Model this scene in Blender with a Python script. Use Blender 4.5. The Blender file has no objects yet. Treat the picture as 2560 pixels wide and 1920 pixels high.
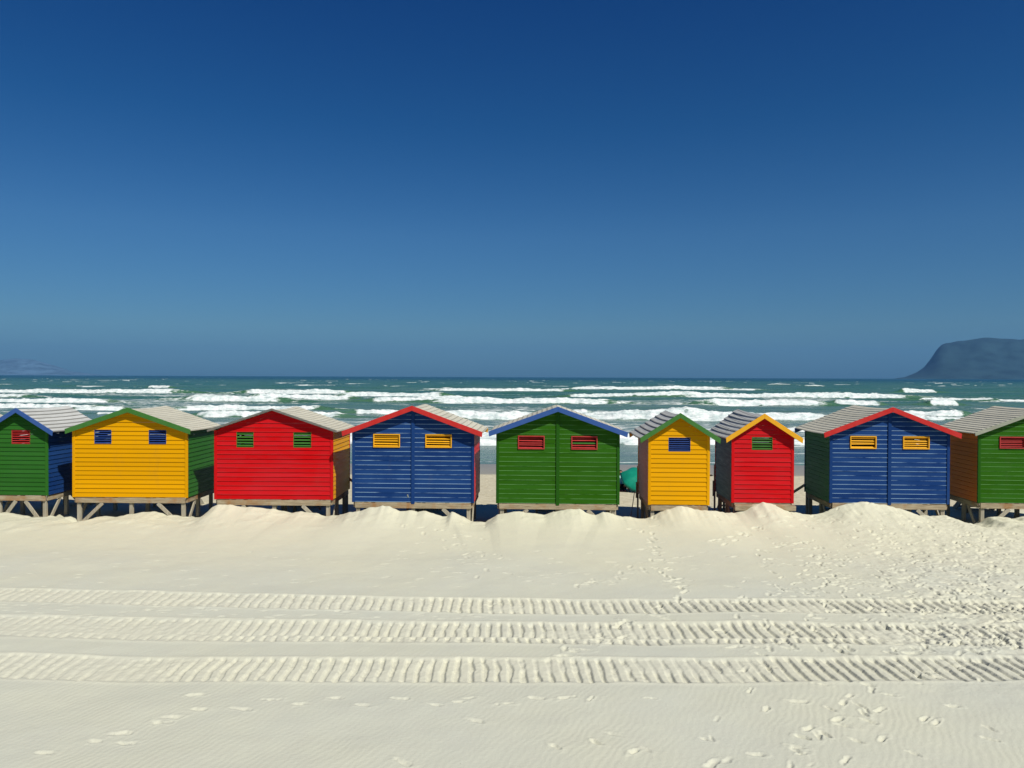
import bpy, math, random
import numpy as np
from mathutils import Vector, Matrix, noise as mnoise

# ------------------------------------------------------------------ scene, camera, light
S = bpy.context.scene
C = S.collection
R = math.radians
random.seed(7)
CZ = 4.0
FPX = 1900.0
cam_d = bpy.data.cameras.new('camera')
cam = bpy.data.objects.new('camera', cam_d); C.objects.link(cam)
cam_d.sensor_width = 36; cam_d.lens = 36 * FPX / 2560
cam_d.clip_start = .1; cam_d.clip_end = 60000
cam.matrix_world = (Matrix.Translation((0, 0, CZ)) @ Matrix.Rotation(R(90) - 18 / FPX, 4, 'X')
                    @ Matrix.Rotation(10.4 / 2560, 4, 'Z'))
S.camera = cam
S.view_settings.view_transform = 'Standard'; S.view_settings.look = 'None'
S.view_settings.exposure = 0.14; S.view_settings.gamma = 1

TOSUN = Vector((.45, -.53, .75)).normalized()
EL = math.asin(TOSUN.z); AZ = math.atan2(TOSUN.x, TOSUN.y)
W = bpy.data.worlds.new('World'); S.world = W; W.use_nodes = True
nt = W.node_tree; nt.nodes.clear()
def N(nt, t, **k):
    n = nt.nodes.new(t)
    for a, b in k.items(): setattr(n, a, b)
    return n
wo = N(nt, 'ShaderNodeOutputWorld'); bg = N(nt, 'ShaderNodeBackground')
sky = N(nt, 'ShaderNodeTexSky', sky_type='NISHITA', sun_disc=False)
sky.sun_elevation = EL; sky.sun_rotation = AZ
sky.altitude = 0; sky.air_density = 1.0; sky.dust_density = 0.3; sky.ozone_density = 6.0
hs = N(nt, 'ShaderNodeHueSaturation'); hs.inputs['Saturation'].default_value = 1.15
gm = N(nt, 'ShaderNodeGamma'); gm.inputs[1].default_value = 1.0
nt.links.new(sky.outputs[0], hs.inputs['Color'])
nt.links.new(hs.outputs[0], gm.inputs[0])
# deep polarised blue of the clear southern sky: tint by elevation above the horizon
wtc = N(nt, 'ShaderNodeTexCoord'); wsp = N(nt, 'ShaderNodeSeparateXYZ'); nt.links.new(wtc.outputs['Generated'], wsp.inputs[0])
cr = N(nt, 'ShaderNodeValToRGB'); nt.links.new(wsp.outputs[2], cr.inputs[0])
SKYT = [(0, (.22,.46,.77)), (.012, (.25,.49,.77)), (.062, (.43,.64,.77)), (.18, (.43,.67,.82)), (.31, (.19,.53,.76)), (.44, (.10,.42,.73)), (1, (.16,.42,.75))]
e = cr.color_ramp.elements
while len(e) < len(SKYT): e.new(.5)
for q, (pos, c_) in zip(e, SKYT): q.position = pos
for q, (pos, c_) in zip(sorted(e, key=lambda q: q.position), SKYT): q.color = (*c_, 1)
mx = N(nt, 'ShaderNodeMix', data_type='RGBA', blend_type='MULTIPLY'); mx.inputs[0].default_value = 1
nt.links.new(gm.outputs[0], mx.inputs[6]); nt.links.new(cr.outputs[0], mx.inputs[7])
nt.links.new(mx.outputs[2], bg.inputs[0])
bg.inputs[1].default_value = 0.066
nt.links.new(bg.outputs[0], wo.inputs[0])

sd = bpy.data.lights.new('sun', 'SUN'); sd.energy = 4.7; sd.angle = R(.53); sd.color = (1, .955, .85)
so = bpy.data.objects.new('sun', sd); C.objects.link(so)
so.rotation_euler = TOSUN.to_track_quat('Z', 'Y').to_euler(); so.location = (20, -20, 40)

# ------------------------------------------------------------------ helpers
def tag(o, label=None, cat=None, group=None, kind=None):
    if label: o['label'] = label
    if cat: o['category'] = cat
    if group: o['group'] = group
    if kind: o['kind'] = kind
    return o
def empty(name, loc, rz=0):
    o = bpy.data.objects.new(name, None); C.objects.link(o)
    o.location = loc; o.rotation_euler = (0, 0, rz); o.empty_display_size = .3
    return o
class MB:
    def __init__(s): s.v = []; s.f = []
    def quad8(s, p):            # 8 points: bottom 4 (ccw), top 4
        b = len(s.v); s.v += [tuple(q) for q in p]
        for q in ((3,2,1,0),(4,5,6,7),(0,1,5,4),(1,2,6,5),(2,3,7,6),(3,0,4,7)): s.f.append(tuple(b + i for i in q))
    def box(s, x0, x1, y0, y1, z0, z1, j=0):
        p = [(x0,y0,z0),(x1,y0,z0),(x1,y1,z0),(x0,y1,z0),(x0,y0,z1),(x1,y0,z1),(x1,y1,z1),(x0,y1,z1)]
        if j: p = [tuple(c + random.uniform(-j, j) for c in q) for q in p]
        s.quad8(p)
    def beam(s, a, b, w, h, up=(0,0,1)):   # rectangular bar from a to b, w across, h along up
        a, b = Vector(a), Vector(b); d = (b - a).normalized(); u = Vector(up)
        sx = d.cross(u).normalized(); u = sx.cross(d).normalized()
        p = []
        for e in (a, b):
            for i, k in ((-1,-1),(1,-1),(1,1),(-1,1)): p.append(e + sx * i * w / 2 + u * k * h / 2)
        s.quad8(p)
    def tube(s, pts, r, n=8, r2=None):
        pts = [Vector(p) for p in pts]; r2 = r if r2 is None else r2; b = len(s.v)
        for k, p in enumerate(pts):
            d = (pts[min(k+1, len(pts)-1)] - pts[max(k-1, 0)]).normalized()
            u = Vector((0,0,1)) if abs(d.z) < .9 else Vector((1,0,0))
            a = d.cross(u).normalized(); c = a.cross(d)
            rr = r + (r2 - r) * k / max(1, len(pts)-1)
            for i in range(n):
                t = 2 * math.pi * i / n; s.v.append(tuple(p + a * math.cos(t) * rr + c * math.sin(t) * rr))
        for k in range(len(pts)-1):
            for i in range(n):
                j = (i+1) % n; s.f.append((b+k*n+i, b+k*n+j, b+(k+1)*n+j, b+(k+1)*n+i))
        s.f.append(tuple(b+i for i in range(n))[::-1]); s.f.append(tuple(b+(len(pts)-1)*n+i for i in range(n)))
    def build(s, name, mat, parent=None, bevel=0, smooth=False):
        me = bpy.data.meshes.new(name); me.from_pydata(s.v, [], s.f); me.update()
        me.materials.append(mat)
        o = bpy.data.objects.new(name, me); C.objects.link(o); o.parent = parent
        if smooth: me.polygons.foreach_set('use_smooth', [True] * len(me.polygons))
        if bevel:
            m = o.modifiers.new('bevel', 'BEVEL'); m.width = bevel; m.segments = 1; m.limit_method = 'ANGLE'
        return o

# numpy noise
def vn(x, y, seed=0):
    xi = np.floor(x).astype(np.int64); yi = np.floor(y).astype(np.int64)
    fx = x - xi; fy = y - yi; fx = fx*fx*(3-2*fx); fy = fy*fy*(3-2*fy)
    def h(a, b):
        n = (a * 374761393 + b * 668265263 + seed * 974634777) & 0xFFFFFFFF
        n = ((n ^ (n >> 13)) * 1274126177) & 0xFFFFFFFF
        n = n ^ (n >> 16)
        return (n & 0xFFFF) / 65535.0
    return (h(xi, yi)*(1-fx) + h(xi+1, yi)*fx)*(1-fy) + (h(xi, yi+1)*(1-fx) + h(xi+1, yi+1)*fx)*fy
def fbm(x, y, seed=0, o=4):
    r = 0; a = .5; t = 0
    for k in range(o):
        r = r + a * vn(x * 2**k + 17.3*k, y * 2**k - 9.1*k, seed + k); t += a; a *= .5
    return r / t
def sst(a, b, x):
    t = np.clip((x - a) / (b - a), 0, 1); return t*t*(3-2*t)
def grid_mesh(name, X, Y, Z, mat, attrs=None):
    nr, nc = X.shape
    me = bpy.data.meshes.new(name)
    co = np.empty((nr*nc, 3), np.float32); co[:,0] = X.ravel(); co[:,1] = Y.ravel(); co[:,2] = Z.ravel()
    i = np.arange((nr-1)*(nc-1)); r = i // (nc-1); c = i % (nc-1); a = r*nc + c
    q = np.stack([a, a+1, a+nc+1, a+nc], 1).astype(np.int32)
    me.vertices.add(nr*nc); me.vertices.foreach_set('co', co.ravel())
    me.loops.add(q.size); me.loops.foreach_set('vertex_index', q.ravel())
    me.polygons.add(len(q)); me.polygons.foreach_set('loop_start', np.arange(0, q.size, 4, dtype=np.int32))
    me.polygons.foreach_set('loop_total', np.full(len(q), 4, np.int32))
    me.polygons.foreach_set('use_smooth', np.ones(len(q), bool))
    me.update(calc_edges=True); me.validate()
    for k, v in (attrs or {}).items():
        at = me.attributes.new(k, 'FLOAT', 'POINT'); at.data.foreach_set('value', v.ravel().astype(np.float32))
    me.materials.append(mat)
    o = bpy.data.objects.new(name, me); C.objects.link(o)
    return o

# ------------------------------------------------------------------ materials
def mat(name, rough=.6, spec=.5):
    m = bpy.data.materials.new(name); m.use_nodes = True
    nt = m.node_tree; p = nt.nodes['Principled BSDF']
    p.inputs['Roughness'].default_value = rough; p.inputs['Specular IOR Level'].default_value = spec
    return m, nt, p
def link(nt, a, b): nt.links.new(a, b)
def math_n(nt, op, a, b=None, c=None, clamp=False):
    n = N(nt, 'ShaderNodeMath', operation=op); n.use_clamp = clamp
    for i, v in enumerate((a, b, c)):
        if v is None: continue
        if isinstance(v, (int, float)): n.inputs[i].default_value = v
        else: link(nt, v, n.inputs[i])
    return n.outputs[0]
def mixc(nt, f, a, b, mode='MIX'):
    n = N(nt, 'ShaderNodeMix', data_type='RGBA', blend_type=mode)
    for i, v in ((0, f), (6, a), (7, b)):
        if isinstance(v, (int, float)): n.inputs[i].default_value = v
        elif isinstance(v, tuple): n.inputs[i].default_value = v if len(v) == 4 else (*v, 1)
        else: link(nt, v, n.inputs[i])
    return n.outputs[2]
def noise_n(nt, vec, scale, detail=3, rough=.55, dist=0):
    n = N(nt, 'ShaderNodeTexNoise'); n.inputs['Scale'].default_value = scale
    n.inputs['Detail'].default_value = detail; n.inputs['Roughness'].default_value = rough
    n.inputs['Distortion'].default_value = dist
    link(nt, vec, n.inputs['Vector']); return n.outputs[0]
def ramp(nt, v, a, b):
    n = N(nt, 'ShaderNodeMapRange'); n.inputs[1].default_value = a; n.inputs[2].default_value = b
    link(nt, v, n.inputs[0]); return n.outputs[0]
def mapping(nt, vec, sc):
    n = N(nt, 'ShaderNodeMapping'); n.inputs['Scale'].default_value = sc; link(nt, vec, n.inputs[0]); return n.outputs[0]
def coords(nt):
    """object coordinates shifted by a per-object random amount"""
    tc = N(nt, 'ShaderNodeTexCoord'); oi = N(nt, 'ShaderNodeObjectInfo')
    k = math_n(nt, 'MULTIPLY', oi.outputs['Random'], 57.)
    cb = N(nt, 'ShaderNodeCombineXYZ'); link(nt, k, cb.inputs[0]); link(nt, k, cb.inputs[1])
    va = N(nt, 'ShaderNodeVectorMath', operation='ADD'); link(nt, tc.outputs['Object'], va.inputs[0]); link(nt, cb.outputs[0], va.inputs[1])
    return tc.outputs['Object'], va.outputs[0], oi.outputs['Random']
def bump(nt, p, h, strength, dist):
    b = N(nt, 'ShaderNodeBump'); b.inputs['Strength'].default_value = strength; b.inputs['Distance'].default_value = dist
    link(nt, h, b.inputs['Height']); link(nt, b.outputs[0], p.inputs['Normal'])

PITCH = .1225
def paint(name, col, fade, line=0., lip=(.55,.6,.62), scuff=.25, pitch=PITCH):
    m, nt, p = mat(name, .55, .07)
    oc, rc, rnd = coords(nt)
    sp = N(nt, 'ShaderNodeSeparateXYZ'); link(nt, oc, sp.inputs[0])
    bz = math_n(nt, 'DIVIDE', sp.outputs[2], pitch)
    idx = math_n(nt, 'FLOOR', bz); fr = math_n(nt, 'FRACT', bz)
    wn = N(nt, 'ShaderNodeTexWhiteNoise', noise_dimensions='1D')
    link(nt, math_n(nt, 'ADD', idx, math_n(nt, 'MULTIPLY', rnd, 91.)), wn.inputs['W'])
    big = noise_n(nt, rc, 1.3, 3)
    streak = noise_n(nt, mapping(nt, rc, (1.5, 1.5, 26)), 1.6, 4, .6)
    f = math_n(nt, 'ADD', math_n(nt, 'MULTIPLY', ramp(nt, big, .4, .72), .55), math_n(nt, 'MULTIPLY', ramp(nt, streak, .5, .8), .6), clamp=True)
    f = math_n(nt, 'ADD', f, math_n(nt, 'MULTIPLY', wn.outputs[0], .3), clamp=True)
    c = mixc(nt, math_n(nt, 'MULTIPLY', f, scuff * 2), col, fade)
    dark = math_n(nt, 'ADD', math_n(nt, 'MULTIPLY', wn.outputs[0], .16), .9)
    cb = N(nt, 'ShaderNodeCombineColor')
    for i in range(3): link(nt, dark, cb.inputs[i])
    c = mixc(nt, 1., c, cb.outputs[0], 'MULTIPLY')
    # paint rubbed through to pale wood / salt along the bottom edge of each board
    ln = math_n(nt, 'LESS_THAN', fr, .10)
    wear = ramp(nt, noise_n(nt, mapping(nt, rc, (1.1, 1.1, 7)), 1.1, 5, .62), .36, .52)
    c = mixc(nt, math_n(nt, 'MULTIPLY', math_n(nt, 'MULTIPLY', ln, wear), line), c, lip)
    # scattered scratches
    sc = ramp(nt, noise_n(nt, mapping(nt, rc, (5, 5, 60)), 2.2, 3, .7), .73, .8)
    c = mixc(nt, math_n(nt, 'MULTIPLY', sc, .25 + line * .25), c, lip)
    # grime
    gr = ramp(nt, noise_n(nt, mapping(nt, rc, (1, 1, .35)), 2.7, 4, .65), .6, .85)
    c = mixc(nt, math_n(nt, 'MULTIPLY', gr, .14), c, (.09, .075, .06))
    link(nt, c, p.inputs['Base Color'])
    link(nt, ramp(nt, streak, -.3, 1.5), p.inputs['Roughness'])
    bump(nt, p, noise_n(nt, mapping(nt, rc, (6, 6, 90)), 2., 3), .35, .003)
    return m
BLUE = (.006, .031, .135); GREEN = (.021, .092, .002); RED = (.50, .003, .004); YEL = (.64, .298, .0)
BLUEF = (.022, .07, .20); GREENF = (.03, .12, .015); REDF = (.44, .018, .026); YELF = (.56, .275, .003)
M = {
 'blue': paint('blue_paint', BLUE, BLUEF), 'blue_l': paint('blue_paint_worn', BLUE, BLUEF, 1., (.22,.34,.5)),
 'green': paint('green_paint', (.022,.11,.014), (.035,.13,.025)), 'green_l': paint('green_paint_worn', GREEN, GREENF, .75, (.13,.30,.10)),
 'orange': paint('orange_paint', (.62,.15,.0), (.5,.13,.005)), 'red_shade': paint('shaded_red_paint', (.24,.07,.06), (.30,.14,.12)), 'slate': paint('dark_blue_green_paint', (.03,.06,.075), (.05,.08,.09)),  # narrow yellow hut's left wall is red, with its shade mixed into the colour
 'red': paint('red_paint', RED, REDF, .08, (.7,.25,.2), .35), 'yellow': paint('yellow_paint', YEL, YELF, .0, scuff=.2),
}
def trim(name, col, sc=.25):
    m, nt, p = mat(name, .45, .4)
    oc, rc, rnd = coords(nt)
    n1 = noise_n(nt, rc, 5, 4); n2 = noise_n(nt, rc, 38, 2)
    c = mixc(nt, math_n(nt, 'MULTIPLY', ramp(nt, n1, .35, .8), sc), col, tuple(min(1, q*1.1+.06) for q in col))
    c = mixc(nt, math_n(nt, 'MULTIPLY', ramp(nt, n2, .68, .75), .12), c, (.3,.28,.24))
    link(nt, c, p.inputs['Base Color']); bump(nt, p, n2, .3, .002)
    return m
T = {'blue': trim('blue_trim', (.022,.075,.26)), 'green': trim('green_trim', (.035,.14,.018)), 'red': trim('red_trim', (.46,.014,.010)),
     'yellow': trim('yellow_trim', (.68,.33,.002)), 'bluewin': trim('navy_louvre', (.012,.04,.17)), 'greenwin': trim('green_louvre', (.03,.125,.012)),
     'redwin': trim('red_louvre', (.33,.016,.014), .4)}
def wood(name, a, b, stain=(.3,.16,.06), st=.3, sc=(2, 2, 30), rough=.85):
    m, nt, p = mat(name, rough, .2)
    oc, rc, rnd = coords(nt)
    g = noise_n(nt, mapping(nt, rc, sc), 1.5, 5, .65, .3)
    c = mixc(nt, ramp(nt, g, .3, .7), a, b)
    s = ramp(nt, noise_n(nt, rc, 2.2, 3), .5, .7)
    c = mixc(nt, math_n(nt, 'MULTIPLY', s, st), c, stain)
    link(nt, c, p.inputs['Base Color']); bump(nt, p, g, .5, .004)
    return m
M['beam'] = wood('weathered_timber_beam', (.20,.15,.09), (.44,.37,.25), (.28,.13,.04), st=.8)
M['leg'] = wood('weathered_timber_post', (.24,.21,.15), (.42,.39,.31), st=.25, sc=(25, 25, 2))
M['grey_trim'] = wood('bare_grey_trim', (.07,.07,.065), (.2,.2,.18), st=.1)
M['pale_trim'] = wood('bare_pale_trim', (.2,.22,.17), (.36,.37,.3), st=.15)
def roofmat(name, a, b, pw):
    m, nt, p = mat(name, .8, .25)
    oc, rc, rnd = coords(nt)
    sp = N(nt, 'ShaderNodeSeparateXYZ'); link(nt, oc, sp.inputs[0])
    idx = math_n(nt, 'FLOOR', math_n(nt, 'DIVIDE', sp.outputs[0], pw))
    wn = N(nt, 'ShaderNodeTexWhiteNoise', noise_dimensions='1D')
    link(nt, math_n(nt, 'ADD', idx, math_n(nt, 'MULTIPLY', rnd, 33.)), wn.inputs['W'])
    g = noise_n(nt, mapping(nt, rc, (14, 1.1, 14)), 2.2, 5, .65, .2)
    f = math_n(nt, 'ADD', math_n(nt, 'MULTIPLY', ramp(nt, g, .3, .75), .7), math_n(nt, 'MULTIPLY', wn.outputs[0], .35), clamp=True)
    c = mixc(nt, f, a, b)
    c = mixc(nt, math_n(nt, 'MULTIPLY', ramp(nt, noise_n(nt, rc, 3, 4), .58, .75), .35), c, tuple(q*.55 for q in a))
    # grime plus the shaded gap under each plank's lip, painted as a dark line
    q = math_n(nt, 'FRACT', math_n(nt, 'ADD', math_n(nt, 'DIVIDE', sp.outputs[0], pw), .5))
    jn = math_n(nt, 'LESS_THAN', math_n(nt, 'ABSOLUTE', math_n(nt, 'SUBTRACT', q, .5)), .085)
    c = mixc(nt, math_n(nt, 'MULTIPLY', jn, .55), c, (.07, .062, .05))
    link(nt, c, p.inputs['Base Color']); bump(nt, p, g, .5, .003)
    return m
M['dark'] = mat('dark_inside', .9, .1)[0]; M['dark'].node_tree.nodes['Principled BSDF'].inputs['Base Color'].default_value = (.03,.028,.025,1)

# ------------------------------------------------------------------ huts
# cx, cy, theta, w, zb, za, ht, zt, of, Lr, D
HP = {
 -1: (-16.95, 21.55, .04, 3.2, .62, 3.11, 1.75, 2.51, .16, 2.25, 2.0),
 0: (-13.804, 21.348, .051, 1.551, .624, 3.065, 1.044, 2.436, .182, 2.319, 2.0),
 1: (-10.591, 21.082, .013, 3.18, .617, 3.094, 1.728, 2.501, .131, 2.195, 2.0),
 2: (-6.503, 20.751, .013, 3.218, .627, 3.104, 1.747, 2.519, .155, 2.212, 2.013),
 3: (-2.641, 20.329, .034, 3.24, .635, 3.209, 1.855, 2.527, .198, 2.287, 1.987),
 4: (1.224, 20.19, .042, 3.236, .636, 3.204, 1.813, 2.547, .198, 2.349, 2.0),
 5: (4.436, 20.144, .034, 1.584, .626, 3.054, 1.034, 2.399, .181, 2.35, 2.017),
 6: (6.765, 20.476, .049, 1.617, .633, 3.031, 1.0, 2.384, .155, 2.41, 2.017),
 7: (10.232, 20.578, .05, 3.138, .616, 3.213, 1.789, 2.517, .177, 2.408, 2.004),
 8: (14.42, 20.75, .07, 3.2, .60, 3.2, 1.76, 2.522, .14, 2.289, 2.0),
}
# front, right side, left side, fascia, rear fascia, windows, window trim, lined?, roof, plank count
HC = {
 -1: ('red','green','blue','green','green',[(-1.05,-.35,1.45,1.81),(.35,1.05,1.45,1.81)],'yellow',0,'roof_beige',14),
 0: ('green','blue','blue','blue','blue',[(-.26,.28,1.43,1.82)],'redwin',0,'roof_grey',7),
 1: ('yellow','green','green','green','green',[(-1.0,-.52,1.475,1.87),(.52,1.01,1.475,1.87)],'bluewin',0,'roof_beige',14),
 2: ('red','yellow','yellow','grey','grey',[(-1.02,-.55,1.415,1.84),(.54,1.03,1.415,1.84)],'greenwin',0,'roof_beige',14),
 3: ('blue_l','red','red','red','yellow',[(-1.07,-.35,1.46,1.82),(.33,1.04,1.46,1.82)],'yellow',1,'roof_beige',13),
 4: ('green_l','yellow','yellow','blue','blue',[(-1.06,-.35,1.44,1.80),(.356,1.05,1.44,1.80)],'redwin',1,'roof_beige',13),
 5: ('yellow','red','red_shade','green','yellow',[(-.28,.30,1.41,1.78)],'bluewin',0,'roof_grey',7),
 6: ('red','green','slate','yellow','yellow',[(-.29,.26,1.42,1.77)],'greenwin',0,'roof_grey',7),
 7: ('blue_l','green','green','red','blue',[(-1.05,-.35,1.47,1.815),(.35,1.05,1.47,1.815)],'yellow',1,'roof_beige',14),
 8: ('green_l','yellow','orange','pale','pale',[(-1.06,-.39,1.49,1.815),(.39,1.06,1.49,1.815)],'redwin',1,'roof_beige',14),
}
HL = {
 -1: ('beige roofed hut at the far left edge, only a corner of its roof showing', 'wide'),
 0: ('narrow green hut with blue bargeboards and blue right side, cut off at the left edge', 'narrow'),
 1: ('wide yellow hut with green bargeboards and two navy louvres on braced legs', 'wide'),
 2: ('wide red hut with two green louvres, bare dark roof edge and yellow right side', 'wide'),
 3: ('wide blue hut with red bargeboards and red right side beside the wide red hut', 'wide'),
 4: ('wide green hut with blue bargeboards and two red louvres in the middle of the row', 'wide'),
 5: ('narrow yellow hut with green bargeboards and one navy louvre', 'narrow'),
 6: ('narrow red hut with yellow bargeboards and one green louvre, sand on its ledge', 'narrow'),
 7: ('wide blue hut with red bargeboards and dark green left side', 'wide'),
 8: ('wide green hut with bare bargeboards and orange left side at the right edge', 'wide'),
}
def clipx(z, za, sl, w2):
    return min(w2, max(0, (za - z) / sl))
def hut(k):
    cx, cy, th, w, zb, za, ht, zt, of, Lr, D = HP[k]
    fr, rs, ls, fa, rf, wins, wt, lined, rm, npl = HC[k]
    big = w > 2
    root = empty('beach_hut', (cx, cy, zb), -th)
    tag(root, HL[k][0], 'beach hut', 'beach huts on stilts in a row')
    A = za - zb; E = zt - zb; sl = (A - E) / ht          # roof top line: z = A - sl*|x|
    wa = A - .045                                        # wall top line
    w2 = w / 2; rnd = random.Random(100 + k)
    proud = .018 if not lined else .007
    # --- gable walls of lapped boards with the louvre openings cut out
    def gable(y, sgn, ops):
        mb = MB(); n = 0
        while n * PITCH < wa - .02:
            z0 = n * PITCH; z1 = min(z0 + PITCH - (0 if lined else .006), wa - .004)
            br = sorted({z0, z1} | {q for o in ops for q in o[2:4] if z0 < q < z1})
            jit = rnd.uniform(-.002, .002)
            for a, b in zip(br, br[1:]):
                ta = (a - z0) / PITCH; tb = (b - z0) / PITCH
                pa = proud * (1 - ta) + .003 + jit; pb = proud * (1 - tb) + .003 + jit
                mid = (a + b) / 2
                cuts = [(o[0], o[1]) for o in ops if o[2] <= mid <= o[3]]
                xa = clipx(a, wa, sl, w2); xb = clipx(b, wa, sl, w2)
                edges = [(-xa, -xb)]
                segs = []; cur = (-xa, -xb)
                for c0, c1 in sorted(cuts):
                    segs.append((cur, (c0, c0))); cur = (c1, c1)
                segs.append((cur, (xa, xb)))
                for (l0, l1), (r0, r1) in segs:
                    if r0 - l0 < .01: continue
                    th_ = .024
                    P = [(l0, y - sgn*pa, a), (r0, y - sgn*pa, a), (r0, y + sgn*th_, a), (l0, y + sgn*th_, a),
                         (l1, y - sgn*pb, b), (r1, y - sgn*pb, b), (r1, y + sgn*th_, b), (l1, y + sgn*th_, b)]
                    mb.quad8(P)
            n += 1
        return mb
    gable(0, 1, wins).build('front_wall', M[fr], root)
    gable(D, -1, []).build('back_wall', M[fr], root)
    # --- side walls
    for s, mm in ((1, rs), (-1, ls)):
        mb = MB(); top = wa - sl * w2 - .01; n = 0
        while n * PITCH < top - .02:
            z0 = n * PITCH; z1 = min(z0 + PITCH - .010, top); j = rnd.uniform(-.002, .002)
            p0 = w2 + .020 + j; p1 = w2 + .002 + j + .018 * (1 - (z1 - z0) / PITCH); q = w2 - .02
            P = [(s*q, .03, z0), (s*p0, .03, z0), (s*p0, D-.03, z0), (s*q, D-.03, z0),
                 (s*q, .03, z1), (s*p1, .03, z1), (s*p1, D-.03, z1), (s*q, D-.03, z1)]
            mb.quad8(P); n += 1
        mb.build('side_wall', M[mm], root)
    # --- corner boards and the centre cover strip (same paint as the front)
    cm = {'blue_l': T['blue'], 'green_l': T['green'], 'red': T['red'], 'yellow': T['yellow'], 'green': T['green']}[fr]
    cpaint = {'blue_l': 'blue', 'green_l': 'green_corner', 'red': 'red', 'yellow': 'yellow', 'green': 'green'}[fr]
    for s in (-1, 1):
        for yy, dd in ((-.026, .046), (D - .02, .046)):
            mb = MB(); xa, xb = s * (w2 - .055), s * (w2 + .022)
            mb.box(min(xa, xb), max(xa, xb), yy, yy + dd, -.012, wa - sl*w2 - .012)
            mb.build('corner_board', CORN[fr], root, .004)
    if lined:
        mb = MB(); mb.box(-.045, .045, -.034, .0, -.05, wa - .05)
        mb.build('cover_strip', CORN[fr], root, .004)
    # --- roof: lapped planks running front to back
    rdx, rdz = {6: (-.12, .05), 7: (-.07, .0)}.get(k, (0, 0))
    rb = MB(); L = math.hypot(ht, A - E)
    t = .022
    sag = rnd.uniform(.01, .03)
    for s in (1, -1):
        for i in range(npl):
            a = i / npl; b = (i + 1) / npl + .012
            ny = 5; fe = rnd.uniform(-.006, .006); re = rnd.uniform(-.012, .03)
            cup = -.006 if rm == 'roof_grey' else .003; lip = .024 if rm == 'roof_grey' else .018
            j1, j2 = rnd.uniform(-.003, .003), rnd.uniform(-.003, .003)
            base = len(rb.v)
            for q in range(ny + 1):
                u = q / ny; y = -of + fe + u * (Lr + re)
                ox = rdx * u * (1 - a); oz = rdz * u * (1 - a) - sag * math.sin(math.pi * u) * (1 - .4*a)
                for tt, up, dn in ((a, 0., -t), ((a+b)/2, lip*.5 + cup * (1 if s > 0 else .6), -t + lip*.5), (b, lip + j1 + j2*u, -t + lip)):
                    x = s * ht * tt + ox; z = A - (A - E) * tt - .018 + oz
                    rb.v.append((x, y, z + up)); rb.v.append((x, y, z + dn))
            for q in range(ny):
                o0 = base + q*6; o1 = o0 + 6
                F = [(o0, o0+2, o1+2, o1), (o0+2, o0+4, o1+4, o1+2), (o0+1, o1+1, o1+3, o0+3), (o0+3, o1+3, o1+5, o0+5),
                     (o0+4, o0+5, o1+5, o1+4), (o0+1, o0, o1, o1+1)]
                rb.f += [f if s > 0 else f[::-1] for f in F]
            for o0, fl in ((base, False), (base + ny*6, True)):
                F = [(o0, o0+1, o0+3, o0+2), (o0+2, o0+3, o0+5, o0+4)]
                rb.f += [f[::-1] if fl == (s > 0) else f for f in F]
    rcol = ((.44,.42,.335), (.58,.56,.46)) if rm == 'roof_beige' else ((.33,.335,.315), (.56,.565,.54))
    rb.build('roof', roofmat(rm + '_planks', *rcol, ht / npl), root)
    rc = MB()
    pts = [(0, -of + .004, A + .004), (rdx, Lr - of - .01, A + .004 + rdz)]
    # --- bargeboards
    FM = {'blue': T['blue'], 'green': T['green'], 'red': T['red'], 'yellow': T['yellow'], 'grey': M['grey_trim'], 'pale': M['pale_trim']}
    for s in (1, -1):
        for yy, mm, dx, dz in ((-of - .026, fa, 0, 0), (Lr - of + .034, rf, rdx, rdz)):
            hgt = {'grey': .06, 'pale': .1}.get(fa, .135)
            mb = MB(); x1 = ht + .02; zt_ = A + .016 - (.05 if yy > 1 else 0); e = .0012 if s > 0 else 0
            P = []
            for y in (yy - e, yy + .024 - e):
                P.append([(dx, y, zt_ + dz), (s*x1, y, zt_ - sl*x1), (s*x1 - s*hgt*.12, y, zt_ - sl*x1 - hgt), (dx, y, zt_ - hgt + dz)])
            a, b = P
            mb.quad8([a[0], a[1], a[2], a[3], b[0], b[1], b[2], b[3]])
            mb.build('bargeboard', FM[mm], root, .003)
    # --- louvred windows
    for x0, x1, z0, z1 in wins:
        fw = .03 if lined else .016
        fm = MB(); pr = -.036 if lined else -.012
        yb = .02
        fm.box(x0, x1, pr, yb, z0, z0 + fw); fm.box(x0, x1, pr, yb, z1 - fw, z1)
        fm.box(x0, x0 + fw, pr, yb, z0 + fw, z1 - fw); fm.box(x1 - fw, x1, pr, yb, z0 + fw, z1 - fw)
        f = fm.build('louvred_window', T[wt], root, .003)
        ns = 5 if lined or wt == 'greenwin' else 6
        lm = MB(); H_ = (z1 - z0 - 2*fw)
        for i in range(ns):
            zc = z0 + fw + H_ * (i + .5) / ns; hh = H_ / ns * (.33 if lined else .29)
            j = rnd.uniform(-.014, .014) if lined else rnd.uniform(-.004, .004); j2 = rnd.uniform(-.007, .007) if lined else 0
            xl, xr = x0 + fw, x1 - fw
            P = [(xl, -.014, zc - hh + j), (xr, -.014, zc - hh + j + j2), (xr, -.004, zc - hh + j + j2), (xl, -.004, zc - hh + j),
                 (xl, .03, zc + hh + j), (xr, .03, zc + hh + j + j2), (xr, .04, zc + hh + j + j2), (xl, .04, zc + hh + j)]
            if k == 4 and x0 > 0 and i == 2:
                g_ = MB(); g_.quad8(P); g_ = g_.build('slat', T['greenwin'], f, .002); g_['label'] = 'slat repainted green'
            else: lm.quad8(P)
        lm.build('slats', T[wt], f, .002)
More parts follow.
